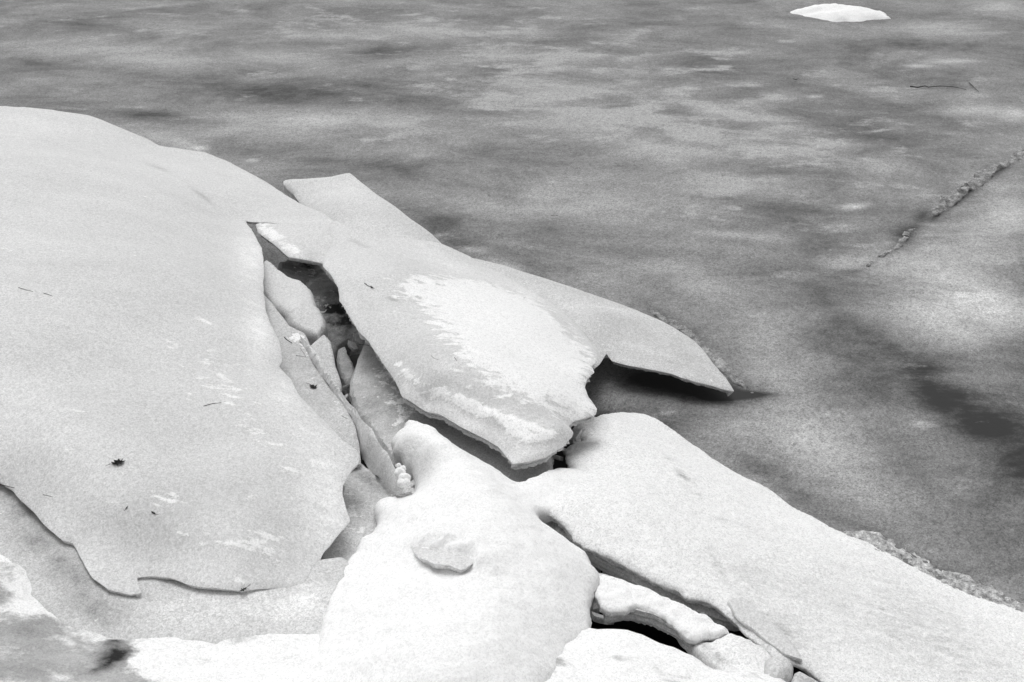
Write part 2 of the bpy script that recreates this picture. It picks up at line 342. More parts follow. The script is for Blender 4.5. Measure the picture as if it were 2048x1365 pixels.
# lower ledge showing under its lower left edge
led_out = [(-200, 900, .71), (0, 930, .705), (100, 1010, .655), (200, 1100, .605), (300, 1130, .545), (500, 1130, .515), (680, 1110, .465), (760, 1160, .47), (740, 1290, .45), (600, 1320, .46), (520, 1320, .48), (400, 1320, .495), (280, 1310, .515), (220, 1290, .535), (130, 1260, .57), (60, 1200, .605), (-40, 1130, .645), (-200, 1050, .68)]
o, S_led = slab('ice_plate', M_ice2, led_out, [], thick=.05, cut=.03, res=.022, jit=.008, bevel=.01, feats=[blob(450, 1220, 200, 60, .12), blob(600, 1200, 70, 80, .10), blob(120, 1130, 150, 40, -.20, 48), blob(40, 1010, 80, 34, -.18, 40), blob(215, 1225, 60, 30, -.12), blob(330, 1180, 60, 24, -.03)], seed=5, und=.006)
lab(o, 'flat grey ice ledge lying just beneath the lower edge of the huge left slab', 'ice plate', GS)

# ---------------------------------------------------------------- back pointed slab
o, S_back = slab('ice_plate', M_ice, [(567, 360, .42), (604, 356, .46), (663, 351, .50), (699, 344, .53), (709, 351, .52), (753, 387, .48), (822, 436, .42), (865, 467, .36), (884, 486, .32), (890, 520, .30), (800, 560, .34), (700, 540, .36), (640, 470, .37), (612, 420, .38), (586, 385, .40), (567, 367, .42)],
    [(680, 400, .48), (740, 440, .45)], thick=.05, res=.018, jit=.004, bevel=.008, feats=[blob(650, 380, 60, 20, .06), blob(740, 440, 60, 20, -.02, 20), blob(820, 480, 60, 12, .05, 25)], seed=7, und=.006)
lab(o, 'pale pointed ice slab jutting up farthest back against the grey lake', 'ice plate', GS)

# plate with a snow rim between the left slab and the main slab
o, S_rim = slab('ice_plate', M_ice, [(512, 446, .465), (540, 444, .465), (590, 425, .46), (640, 420, .465), (690, 460, .465), (700, 500, .465), (670, 535, .46), (643, 524, .46), (614, 518, .46), (576, 512, .46), (553, 492, .465), (532, 476, .465), (515, 462, .465)],
    [(600, 470, .485), (560, 470, .485)], thick=.035, cut=.03, res=.014, jit=.004, bevel=.008, feats=[('poly', 'snow', [(512, 446), (545, 446), (556, 462), (585, 490), (612, 505), (580, 510), (553, 488), (520, 465)], .05, .62), blob(560, 480, 50, 14, .08, 40), blob(610, 470, 50, 30, .02), blob(625, 515, 16, 10, -.12)], seed=9, und=.004)
lab(o, 'small ice plate with a snow rim above the upper gap of the crack', 'ice plate', GS)

# ---------------------------------------------------------------- right tapering slab
e_feats = [blob(1120, 600, 90, 20, .05, 15), blob(1290, 670, 90, 30, -.05, 25), blob(1380, 730, 60, 20, -.03, 20), blob(1180, 650, 50, 40, -.03), blob(1300, 700, 80, 5, .08, 20), blob(1230, 620, 60, 4, .06, 12),
           ('poly', 'snow', [(1195, 595), (1300, 625), (1440, 740), (1460, 770), (1400, 705), (1290, 632)], .02, .0)]
o, S_e = slab('ice_plate', M_ice2, [(930, 512, .27), (1009, 530, .25), (1049, 543, .235), (1088, 554, .22), (1148, 574, .19), (1207, 594, .17), (1263, 614, .15), (1313, 635, .13), (1345, 652, .12), (1388, 680, .10), (1411, 704, .09), (1428, 727, .08), (1451, 754, .065), (1468, 781, .05), (1444, 777, .07), (1418, 769, .09), (1388, 762, .11), (1362, 754, .13), (1345, 747, .125), (1309, 739, .135), (1263, 731, .14), (1224, 721, .135), (1213, 706, .14),
    (1190, 735, .15), (1100, 720, .18), (950, 620, .26), (900, 540, .28)], [(1200, 650, .19), (1320, 700, .145)], thick=.03, cut=.03, res=.018, jit=.004, bevel=.006, rows=3, rough=.003, feats=e_feats, seed=11, und=.005)
lab(o, 'long grey ice slab tapering right to a sharp tip over the dark shaded ice', 'ice plate', GS)

# ---------------------------------------------------------------- main slab
d_out = [(648, 512, .485), (664, 480, .475), (652, 450, .465), (672, 440, .475), (706, 458, .49), (760, 470, .47), (820, 478, .43), (881, 486, .38), (940, 512, .30), (1000, 545, .275), (1060, 580, .262), (1110, 610, .255), (1150, 645, .255), (1180, 680, .26), (1196, 702, .275), (1197, 715, .30), (1184, 730, .33), (1189, 744, .39), (1174, 757, .40), (1170, 773, .40), (1177, 793, .40), (1194, 816, .40), (1192, 828, .40), (1150, 840, .41),
    (1138, 850, .42), (1147, 864, .42), (1144, 874, .42), (1128, 892, .42), (1092, 911, .42), (1059, 921, .42), (1026, 926, .42), (1013, 912, .42), (996, 892, .43), (961, 872, .44), (928, 855, .45), (879, 827, .46), (830, 806, .47), (803, 793, .48), (797, 775, .49), (780, 745, .50), (755, 709, .51), (737, 682, .515), (716, 661, .52), (698, 630, .52), (679, 600, .52), (676, 574, .52), (663, 551, .52), (645, 530, .51)]
d_ctrl = [(700, 560, .56), (760, 640, .56), (815, 735, .545), (870, 772, .53), (950, 800, .515), (1010, 830, .50), (1090, 850, .485), (1120, 856, .47), (850, 600, .53), (950, 650, .51), (1050, 720, .50), (1120, 790, .48), (1060, 650, .43), (900, 550, .43), (980, 600, .43), (780, 520, .52), (860, 800, .475), (940, 838, .462), (1020, 880, .45)]
d_snow = [(800, 570), (850, 565), (930, 560), (990, 575), (1060, 600), (1110, 640), (1160, 690), (1185, 730), (1165, 770), (1180, 800), (1190, 825), (1145, 838), (1080, 810), (1000, 770), (950, 730), (930, 690), (890, 660), (870, 620), (830, 600)]
d_feats = [('poly', 'snow', d_snow, .34, 1.15), blob(900, 530, 130, 22, .10, 25), blob(1060, 590, 60, 14, .08, 30),
           ('poly', 'snow', [(790, 720), (810, 742), (850, 768), (950, 800), (1010, 830), (1080, 855), (1120, 872), (1100, 888), (1050, 893), (1010, 868), (1005, 850), (950, 832), (900, 800), (840, 780), (800, 750)], .045, .85),
           blob(740, 600, 50, 60, -.03, 40), blob(850, 700, 80, 60, -.04, 40), blob(1030, 810, 90, 16, -.10, 22), blob(960, 770, 60, 30, -.05, 30), blob(830, 560, 80, 30, -.02, 20), blob(720, 700, 20, 60, .07, -30), blob(700, 600, 14, 60, .05, -25), blob(900, 815, 80, 12, .0), blob(1060, 905, 60, 10, .04, -10), blob(990, 850, 60, 10, -.08, 30), blob(720, 488, 26, 4, -.10, 22), blob(785, 598, 14, 5, -.22, 20)]
o, S_d = slab('ice_plate', M_ice, d_out, d_ctrl, thick=.05, cut=.05, res=.014, jit=.004, bevel=.010, lip=.006, feats=d_feats, seed=13, und=.006, undsc=3, bump_snow=.007, rows=4, rough=.004)
lab(o, 'long tilted ice slab in the centre carrying a broad crusty snow patch', 'ice plate', GS)
S_main = S_d

# slab beneath it, seen down in the gap
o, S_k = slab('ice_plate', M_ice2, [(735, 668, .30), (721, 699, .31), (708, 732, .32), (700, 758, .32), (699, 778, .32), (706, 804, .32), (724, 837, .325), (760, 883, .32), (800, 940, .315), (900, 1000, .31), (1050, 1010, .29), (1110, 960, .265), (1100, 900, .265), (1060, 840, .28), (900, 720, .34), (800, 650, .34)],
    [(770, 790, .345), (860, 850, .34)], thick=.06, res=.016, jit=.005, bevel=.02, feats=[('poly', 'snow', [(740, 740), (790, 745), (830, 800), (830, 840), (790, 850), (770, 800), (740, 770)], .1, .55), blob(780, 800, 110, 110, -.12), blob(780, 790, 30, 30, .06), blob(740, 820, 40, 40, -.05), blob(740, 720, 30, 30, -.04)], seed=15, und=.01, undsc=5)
lab(o, 'shadowed grey ice slab down in the gap underneath the central snow-patched slab', 'ice plate', GS)

# ---------------------------------------------------------------- pieces in the crack
o, _ = slab('ice_plate', M_ice2, [(500, 560, .46), (540, 600, .47), (579, 650, .47), (609, 664, .46), (622, 692, .46), (648, 732, .46), (668, 761, .45), (690, 800, .45), (711, 850, .44), (719, 890, .42), (722, 925, .40), (680, 930, .42), (600, 860, .46), (540, 760, .48), (480, 640, .47)], [(600, 750, .47)],
    thick=.04, cut=.03, res=.016, jit=.003, bevel=.008, feats=[blob(610, 760, 110, 160, -.09), ('poly', 'snow', [(570, 650), (600, 668), (640, 720), (620, 715), (590, 680)], .04, .5)], seed=17, und=.004)
S_leafslab = _
lab(o, 'sunken grey ice plate holding one oak leaf, beside the edge of the huge left slab', 'ice plate', GS)
o, S_plank = slab('ice_plate', M_ice, [(600, 668, .50), (622, 690, .50), (648, 731, .50), (668, 760, .50), (711, 813, .50), (750, 868, .49), (780, 912, .48), (797, 940, .47), (812, 962, .46), (806, 972, .44), (790, 977, .42), (777, 966, .40), (750, 943, .38), (724, 913, .38), (716, 880, .41), (712, 850, .44), (695, 815, .465), (660, 768, .48), (628, 722, .49)],
    [(735, 880, .46), (765, 920, .45)], thick=.03, cut=.015, res=.012, jit=.002, bevel=.012, feats=[blob(700, 830, 30, 60, .05, -35), blob(790, 960, 16, 10, .05)], seed=19, und=.003)
lab(o, 'narrow pale ice plank in the crack with a snow knob on its tip', 'ice plate', GS)
# the knob of snow on its tip
def lump(name, c, r, mat_, parent=None, seed=0, sub=3, amp=.25, fsc=1.6, sq=.8):
    import bmesh
    bm = bmesh.new(); bmesh.ops.create_icosphere(bm, subdivisions=sub, radius=1)
    rs = np.random.RandomState(seed); o3 = rs.rand(3)*50
    from mathutils import noise
    for v in bm.verts:
        n = noise.fractal(v.co*fsc+Vector(o3), 1., 2., 4); v.co *= 1+amp*n
    me = bpy.data.meshes.new(name); bm.to_mesh(me); bm.free()
    me.polygons.foreach_set('use_smooth', [True]*len(me.polygons)); me.materials.append(mat_)
    me.transform(Matrix.Diagonal((r[0], r[1], r[2], 1)))
    o = bpy.data.objects.new(name, me); scn.collection.objects.link(o); o.location = c; o.parent = parent; return o
def joined_lumps(name, items, mat_, parent=None):
    import bmesh
    obs = [lump('t', c, r, mat_, None, s, sub, amp) for (c, r, s, sub, amp) in items]
    bm = bmesh.new()
    for o in obs:
        me = o.data; me.transform(Matrix.Translation(o.location)); bm.from_mesh(me); bpy.data.objects.remove(o); bpy.data.meshes.remove(me)
    me = bpy.data.meshes.new(name); bm.to_mesh(me); bm.free(); me.materials.append(mat_)
    me.polygons.foreach_set('use_smooth', [True]*len(me.polygons))
    o = bpy.data.objects.new(name, me); scn.collection.objects.link(o); o.parent = parent; return o
plank = o
kn = []
for i, (px, py, r) in enumerate(((800, 946, .024), (809, 957, .025), (797, 932, .013), (813, 966, .017), (806, 937, .013), (803, 967, .02))):
    q = XY(px, py, .475); kn.append(((q[0], q[1], .475), (r, r, r*.9), i+3, 3, .2))
joined_lumps('snow_knob', kn, M_snow, plank)

o, _ = slab('ice_plate', M_ice, [(530, 515, .43), (545, 523, .43), (578, 550, .42), (604, 559, .41), (624, 577, .40), (635, 610, .40), (653, 638, .40), (651, 652, .39), (635, 669, .38), (609, 663, .38), (579, 650, .39), (549, 612, .41), (520, 580, .42), (510, 540, .43)], [(590, 610, .44)],
    thick=.07, res=.013, jit=.007, bevel=.03, feats=[blob(590, 600, 40, 50, .03), blob(650, 640, 15, 20, -.08)], seed=21, und=.008, undsc=7)
lab(o, 'rounded pale ice block wedged high in the crack beside the huge left slab', 'ice plate', GS)
o, _ = slab('ice_plate', M_ice2, [(620, 690, .36), (647, 667, .37), (661, 681, .36), (665, 699, .36), (671, 732, .35), (681, 761, .34), (682, 775, .33), (668, 790, .32), (640, 760, .34), (625, 720, .35)], [], thick=.05, res=.012, jit=.002, bevel=.008, seed=23)
lab(o, 'small smooth grey ice shard standing in the crack beside the narrow ice plank', 'ice plate', GS)
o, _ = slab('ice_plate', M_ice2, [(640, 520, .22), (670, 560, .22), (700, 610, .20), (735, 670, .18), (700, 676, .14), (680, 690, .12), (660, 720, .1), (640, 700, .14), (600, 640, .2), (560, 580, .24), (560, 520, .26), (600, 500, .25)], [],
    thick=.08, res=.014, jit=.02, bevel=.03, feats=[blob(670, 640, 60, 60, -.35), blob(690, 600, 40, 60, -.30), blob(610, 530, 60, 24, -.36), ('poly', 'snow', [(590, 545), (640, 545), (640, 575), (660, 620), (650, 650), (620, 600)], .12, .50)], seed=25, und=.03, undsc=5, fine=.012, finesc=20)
lab(o, 'deep grey frosted ice at the bottom of the upper crack, partly snowy', 'ice plate', GS)
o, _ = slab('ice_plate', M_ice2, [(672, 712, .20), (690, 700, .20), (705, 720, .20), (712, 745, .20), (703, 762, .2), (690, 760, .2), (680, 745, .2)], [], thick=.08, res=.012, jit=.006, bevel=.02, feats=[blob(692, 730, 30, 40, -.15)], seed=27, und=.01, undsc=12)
lab(o, 'little grey ice lump deep in the dark hole between plank and central slab', 'ice plate', GS)
# grey floor left of the mound
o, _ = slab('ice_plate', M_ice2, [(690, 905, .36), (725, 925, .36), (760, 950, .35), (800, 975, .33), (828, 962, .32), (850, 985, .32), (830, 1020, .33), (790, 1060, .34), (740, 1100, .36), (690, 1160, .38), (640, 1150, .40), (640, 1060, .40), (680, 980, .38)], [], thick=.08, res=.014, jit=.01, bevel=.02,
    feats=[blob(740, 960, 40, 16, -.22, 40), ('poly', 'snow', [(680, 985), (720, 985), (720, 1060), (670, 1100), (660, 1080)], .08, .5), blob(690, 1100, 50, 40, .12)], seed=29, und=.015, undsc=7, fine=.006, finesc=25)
lab(o, 'rough grey ice floor in the pocket between the huge left slab and the snow mound', 'ice plate', GS)

def rubble(items, mat_, label):
    for i, (px, py, h, r) in enumerate(items):
        q = XY(px, py, h); rr = r
        n = 5; rs_ = np.random.RandomState(200+i+int(px)); ang = np.sort(rs_.rand(n))*6.283
        ring = [np.array((q[0]+rr*math.cos(a)*(.7+.5*rs_.rand()), q[1]+rr*1.1*math.sin(a)*(.7+.5*rs_.rand()), h+.7*rr*math.cos(a+i))) for a in np.linspace(0, 6.283, n, endpoint=False)]
        o, _ = slab_w('ice_chunk', mat_, ring, [], thick=rr*.6, res=rr*.22, jit=rr*.12, jscale=20, bevel=rr*.08, lip=rr*.03, seed=90+i, fine=rr*.03, finesc=1/rr, rows=3, rough=rr*.03)
        lab(o, label, 'ice chunk', label)
# ---------------------------------------------------------------- snow
def softedge(S, V2): return .006*fbm(V2[:, 0]*26, V2[:, 1]*26, 77, 3)
bank_out = [(-700, 1080, .65), (-200, 1050, .64), (0, 1040, .62), (34, 1076, .61), (68, 1106, .59), (113, 1142, .575), (137, 1189, .56), (164, 1230, .545), (205, 1238, .54), (239, 1257, .53), (280, 1254, .52), (307, 1244, .51), (410, 1243, .495), (547, 1243, .475), (640, 1240, .45),
    (800, 1200, .45), (1000, 1190, .42), (1150, 1230, .42), (1183, 1250, .42), (1256, 1253, .41), (1311, 1274, .40), (1352, 1287, .395), (1390, 1300, .39), (1432, 1330, .38), (1500, 1330, .36), (1560, 1350, .35), (1640, 1400, .34), (2300, 1700, .3)]
def bank_mesh():
    S = Surf(bank_out, [(100, 1300, .50), (400, 1330, .52), (900, 1365, .55), (1350, 1365, .45), (400, 2600, .9)], lam=1e-3, und=.012, undsc=3, seed=31)
    return S
far_out = list(bank_out)
S_bank = bank_mesh()
bank_close = [np.array(XY(*p)) for p in bank_out]
# carried on behind the camera
def slab_world(name, mat_, pts3, S, res, jit, seed, thick, feats, bevel=.03, lip=.02, hole=None):
    B = densify(pts3, res, jit, seed, 14)[:, :2]
    lo, hi = B.min(0), B.max(0)
    gx = np.arange(lo[0], hi[0], res); gy = np.arange(lo[1], hi[1], res)
    return B, gx, gy
bo = [np.r_[XY(*p), p[2]] for p in bank_out]
bo += [np.array((2.6, 1.2, .6)), np.array((3., -3., 1.5)), np.array((-3.4, -3., 1.5)), np.array((-3.6, 1.5, .8)), np.array((-3.2, 2.8, .65))]
class WSurf(Surf):
    def __init__(s, pts3, ctrl3, **kw):
        s.out3 = [np.array(p, float) for p in pts3]; pts = np.array(s.out3+[np.array(c, float) for c in ctrl3])
        s.f = tps_fit(pts[:, :2], pts[:, 2], 1e-3); s.und, s.undsc, s.seed, s.fine, s.finesc = kw.get('und', .01), kw.get('undsc', 3), kw.get('seed', 1), kw.get('fine', 0), kw.get('finesc', 12)
_Surf = Surf
def slab_w(name, mat_, pts3, ctrl3, **kw):
    global Surf
    keep = {k: kw.pop(k) for k in ('und', 'undsc', 'fine', 'finesc') if k in kw}
    def mk(outline, ctrl, seed=1, **k2): return WSurf(pts3, ctrl3, seed=seed, **keep)
    Surf = mk
    try: r = slab(name, mat_, None, None, **kw)
    finally: Surf = _Surf
    return r
bank_ctrl = [np.r_[XY(*p), p[2]] for p in ((100, 1300, .60), (20, 1130, .64), (400, 1330, .53), (280, 1310, .55), (900, 1340, .52), (1350, 1360, .44))]+[np.array((0, 1.2, 1.2)), np.array((0, -1.5, 1.75)), np.array((0, 2.2, .78))]
def sb(px, py, rx, ry, amp, ang=0): return ('blob', 'snow', px, py, rx, ry, ang, amp)
bank_feats = [sb(50, 1310, 150, 85, -.85), sb(190, 1350, 90, 45, -.4), sb(5, 1170, 35, 60, -.6, 20), sb(110, 1250, 60, 18, -.3, 10), sb(250, 1375, 50, 30, -.7),
    sb(228, 1283, 24, 12, -1.3), sb(232, 1310, 44, 20, -1.6, -18), sb(205, 1335, 36, 14, -1.1, -25), blob(228, 1283, 18, 9, -.40), blob(232, 1310, 38, 16, -.42, -18), blob(205, 1335, 28, 9, -.34, -25),
    sb(1100, 1320, 50, 30, -.35, -20), sb(1080, 1345, 40, 24, -.3), sb(1400, 1330, 60, 14, -.2, 30)]
bank, S_bank = slab_w('snow_bank', M_bank, bo, bank_ctrl, thick=.30, res=.026, jit=.03, jscale=9, bevel=.10, feather=True, lip=lambda V: np.where(V[:, 0] < -.6, .055, .015), feats=bank_feats, seed=31, und=.012, undsc=3, fine=.012, finesc=13)
tag(bank, kind='structure')

# mound in the centre
m_out = [(821, 834, .42), (856, 846, .44), (895, 874, .44), (925, 900, .43), (948, 913, .42), (988, 930, .40), (1012, 948, .39), (1037, 960, .38), (1055, 955, .37), (1088, 939, .355), (1140, 935, .30), (1230, 960, .29), (1220, 1010, .31), (1150, 1030, .345), (1095, 1022, .375), (1080, 1026, .39), (1088, 1046, .40), (1115, 1062, .40), (1143, 1082, .39), (1168, 1096, .39), (1178, 1112, .39), (1192, 1126, .39), (1196, 1150, .39), (1185, 1170, .39), (1182, 1210, .40), (1180, 1245, .42), (1170, 1275, .43), (1140, 1310, .45), (1100, 1400, .5),
    (1000, 1460, .55), (800, 1460, .55), (610, 1440, .52), (612, 1340, .50), (630, 1302, .49), (648, 1210, .48), (670, 1142, .46), (695, 1109, .45), (721, 1073, .44), (745, 1060, .43), (752, 1040, .41), (748, 1010, .40), (765, 992, .39), (787, 985, .38), (803, 996, .38), (822, 990, .36), (831, 975, .36), (828, 950, .37), (818, 930, .38), (803, 916, .39), (786, 897, .395), (783, 880, .40), (788, 862, .41), (803, 852, .415), (810, 838, .42)]
m_ctrl = [(860, 890, .52), (820, 875, .47), (900, 940, .54), (960, 990, .56), (900, 1020, .56), (1040, 1020, .50), (860, 1060, .55), (1000, 1120, .58), (1100, 1120, .52), (860, 1200, .60), (1000, 1260, .62), (760, 1200, .56), (720, 1300, .57), (850, 1360, .64), (1100, 1230, .52), (800, 1110, .53), (780, 1030, .46)]
m_feats = [blob(1135, 1235, 30, 30, -.05), blob(1120, 1340, 40, 20, -.14, -25), blob(1090, 1360, 30, 20, -.12), blob(880, 1070, 50, 24, -.05), blob(1165, 1285, 14, 6, -.12, -40)]
def chunk_dent(S, V2):
    p0 = S.at(829, 1109)[0]; p1 = S.at(934, 1141)[0]; ux = (p1-p0)/np.linalg.norm(p1-p0); vx = np.array((-ux[1], ux[0])); d = V2-(p0+p1)/2
    u = d@ux; v = d@vx; st = np.clip((v-.035-.05*fbm(V2[:, 0]*22, V2[:, 1]*22, 41, 3)-.02*np.cos(u*14))/.065, 0, 1); st = st*st*(3-2*st)
    return   .065*st*np.exp(-(u/.19)**4)*np.exp(-(np.maximum(v, 0)/.18)**2)-.02*np.exp(-(u/.13)**4-((v+.05)/.05)**2)+softedge(S, V2)
mound, S_m = slab('snow_mound', M_snow, m_out, m_ctrl, thick=.34, res=.014, jit=.016, jscale=26, bevel=.035, lip=.024, cut=.07, feats=m_feats, seed=33, und=.014, undsc=4.5, fine=.009, finesc=13, dent=chunk_dent, rough=.015, lam=1e-3)
tag(mound, kind='structure')
def on(S, px, py, dz):
    h = S.out3[0][2]
    for _ in range(25): h = .5*h+.5*(float(S.z(XY(px, py, h))[0])+dz)
    return (px, py, h)
o, _ = slab('ice_plate', M_ice, [on(S_m, x, y, d) for x, y, d in ((822, 1085, .016), (880, 1055, .002), (950, 1080, .0), (958, 1112, .008), (946, 1127, .018), (934, 1133, .022), (921, 1138, .020), (900, 1130, .024), (870, 1127, .022), (848, 1118, .020), (829, 1106, .016))], [], thick=.03, cut=.012, res=.008, jit=.005, jscale=30, bevel=.004, lip=.003, rows=5, rough=.005, feats=[('poly', 'snow', [(800, 1040), (880, 1040), (980, 1080), (980, 1135), (940, 1118), (905, 1100), (865, 1098), (840, 1092), (815, 1090)], .05, 1.), blob(885, 1115, 60, 30, .04), blob(900, 1095, 30, 12, -.05)], seed=35, fine=.003, finesc=30)
lab(o, 'small chip of grey ice poking out of the middle of the smooth snow mound', 'ice plate', GS)

# snow covered slab on the right
r_out = [(1200, 828, .12), (1240, 824, -0.004), (1280, 825, -0.004), (1322, 839, -0.004), (1345, 856, -0.004), (1378, 882, -0.004), (1414, 906, -0.004), (1469, 944, -0.004), (1531, 973, -0.004), (1586, 1010, -0.004), (1641, 1039, -0.004), (1681, 1060, -0.004), (1718, 1074, -0.004), (1770, 1100, -0.004), (1850, 1142, -0.004), (1930, 1182, -0.004), (2048, 1222, -0.004), (2300, 1330, -0.004), (2300, 1700, .10), (1850, 1500, .20), (1690, 1400, .24),
    (1650, 1362, .25), (1618, 1338, .25), (1590, 1322, .26), (1560, 1318, .27), (1500, 1268, .28), (1470, 1240, .285), (1439, 1210, .30), (1366, 1184, .31), (1300, 1155, .32), (1253, 1130, .33), (1210, 1108, .34), (1170, 1088, .35), (1150, 1076, .35), (1112, 1034, .36), (1077, 1020, .36), (1050, 1000, .33), (1050, 970, .30), (1090, 950, .28), (1141, 932, .27), (1130, 915, .24), (1134, 890, .21), (1172, 878, .18), (1150, 862, .16), (1150, 846, .15)]
r_ctrl = [(1200, 880, .24), (1240, 930, .28), (1300, 900, .20), (1180, 990, .36), (1260, 1040, .36), (1380, 1000, .24), (1400, 1100, .30), (1550, 1080, .18), (1550, 1180, .25), (1700, 1180, .15), (1700, 1300, .22), (1900, 1280, .13), (1330, 1120, .34), (1450, 960, .12)]
r_feats = [blob(1650, 1200, 190, 90, -.08, 25), blob(1880, 1290, 200, 90, -.13, 25), blob(1800, 1180, 150, 40, -.08, 25), blob(1500, 1150, 90, 40, -.08, 20), blob(1560, 1270, 90, 40, -.18, 30), blob(1500, 1060, 60, 8, -.06, 20), blob(1600, 1350, 60, 20, -.1),
           blob(1366, 951, 17, 5, -.45, 35), blob(1395, 990, 16, 5, -.2, 20), blob(1335, 915, 18, 5, -.12, 30), blob(1435, 1130, 5, 24, -.3, -25), blob(1440, 1038, 20, 5, -.1, 15), blob(1420, 1100, 4, 14, -.12, -10), blob(1530, 1230, 90, 3, -.22, 38), blob(1160, 870, 30, 24, -.12),
           blob(1560, 1020, 150, 24, .05, 31)]
o, S_r = slab('ice_plate', M_crust, r_out, r_ctrl, thick=.045, cut=.03, res=.017, jit=.010, jscale=24, bevel=.014, lip=.010, feats=r_feats, seed=37, und=.010, undsc=4, fine=.005, finesc=22, rows=6, rough=.014, lam=1e-3)
lab(o, 'wide ice sheet under wind-blown snow sloping down to the lake at lower right', 'ice plate', GS)
# exposed layered edge beneath the snow covered sheet
o, _ = slab('ice_plate', M_ice2, [(1060, 1000, .32), (1112, 1026, .325), (1180, 1080, .31), (1253, 1118, .295), (1366, 1168, .275), (1450, 1195, .26), (1480, 1205, .255), (1492, 1240, .225), (1470, 1243, .225), (1439, 1236, .23), (1366, 1213, .245), (1293, 1182, .26), (1249, 1146, .275), (1190, 1114, .29), (1143, 1082, .30), (1088, 1048, .30)], [], thick=.04, res=.011, jit=.006, bevel=.005, rough=.008, rows=6,
    feats=[blob(1110, 1050, 40, 16, -.22, 35), blob(1220, 1120, 50, 10, -.14, 25), blob(1350, 1196, 110, 6, -.12, 22), blob(1400, 1205, 60, 4, .14, 18)], seed=39, fine=.004, finesc=30)
lab(o, 'layered grey ice edge peeking out beneath the snow-covered sheet at lower right', 'ice plate', GS)
# snow capped small slab
def plane(pts, a, ha, b, hb):
    return [(x, y, ha+(hb-ha)*((x-a)/(b-a))) for x, y in pts]
cap_p = plane([(1196, 1145), (1212, 1148), (1278, 1172), (1330, 1195), (1384, 1221), (1439, 1250), (1456, 1262), (1425, 1270), (1388, 1274), (1352, 1250), (1304, 1226), (1256, 1216), (1211, 1220), (1204, 1208), (1197, 1182)], 1196, .335, 1456, .285)
o, S_p = slab('ice_plate', M_ice2, cap_p, [], thick=.07, res=.010, jit=.004, bevel=.004, lip=.003, rows=7, rough=.007, cut=.01, feats=[blob(1300, 1240, 60, 14, -.08, 15)], seed=41)
lab(o, 'short snow-capped ice block between two black gaps at lower right', 'ice block', GS)
c, _ = slab('snow_cap', M_snow, plane([(1191, 1172), (1196, 1146), (1214, 1148), (1278, 1167), (1330, 1190), (1384, 1216), (1440, 1246), (1455, 1260), (1425, 1270), (1388, 1276), (1366, 1262), (1345, 1246), (1322, 1228), (1300, 1216), (1275, 1209), (1256, 1216), (1220, 1217), (1204, 1211), (1195, 1192)], 1196, .352, 1456, .297), [], thick=.020, res=.008, jit=.012, jscale=34, bevel=.014, lip=.011, seed=43, fine=.010, finesc=22, parent=o)
# wedge slab low right and rubble
for pts, a_, b_, th, lb in (
    ([(1456, 1198), (1484, 1192), (1535, 1236), (1590, 1292), (1604, 1318), (1570, 1306), (1520, 1268), (1478, 1236)], (1456, .305), (1604, .275), .03, 'thin tilted ice shard lying along the lower edge of the wind-blown sheet'),
    ([(1355, 1262), (1400, 1280), (1450, 1268), (1500, 1290), (1470, 1350), (1430, 1345), (1395, 1312)], (1355, .25), (1500, .26), .03, 'grey ice plate half hidden below the right tip of the snow-capped block'),
    ([(1210, 1128), (1250, 1150), (1300, 1180), (1340, 1196), (1330, 1206), (1270, 1190), (1205, 1160)], (1205, .22), (1340, .26), .03, 'dim ice sliver in the long gap above the snow-capped block')):
    o, _ = slab('ice_plate', M_ice2 if a_[0] != 1456 else M_ice, plane(pts, a_[0], a_[1], b_[0], b_[1]), [], thick=th, res=.011, jit=.005, bevel=.005, lip=.003, rows=5, rough=.006, seed=int(pts[0][0]), fine=.004, finesc=25)
    lab(o, lb, 'ice plate', GS)
o, _ = slab('ice_plate', M_crust, [(1384, 1285, .28), (1425, 1276, .285), (1462, 1262, .285), (1500, 1275, .285), (1545, 1305, .28), (1562, 1345, .28), (1570, 1400, .29), (1480, 1400, .30), (1430, 1330, .29), (1395, 1300, .28)], [(1480, 1310, .31)], thick=.1, res=.015, jit=.006, bevel=.02, feats=[blob(1430, 1310, 40, 8, -.3, 38), blob(1500, 1290, 40, 20, -.08)], seed=45, fine=.004)
lab(o, 'snow-dusted ice wedge at the bottom right, right of the snow-capped block', 'ice plate', GS)
o, _ = slab('ice_plate', M_ice2, [(1530, 1312, .33), (1560, 1306, .34), (1588, 1322, .34), (1585, 1345, .34), (1560, 1362, .34), (1545, 1400, .34), (1528, 1360, .33)], [(1558, 1335, .36)], thick=.12, res=.012, jit=.005, bevel=.03, seed=47, feats=[blob(1560, 1330, 26, 30, .08)])
lab(o, 'small rounded ice lump left of the small black hole in the bottom right', 'ice plate', GS)
o, _ = slab('ice_plate', M_ice2, [(1590, 1345, .31), (1600, 1340, .31), (1640, 1362, .30), (1680, 1400, .3), (1600, 1420, .32), (1580, 1370, .32)], [], thick=.05, res=.012, jit=.003, bevel=.008, seed=49, feats=[blob(1620, 1365, 30, 20, -.1)])
lab(o, 'thin grey ice shard under the small black hole at the bottom edge', 'ice plate', GS)

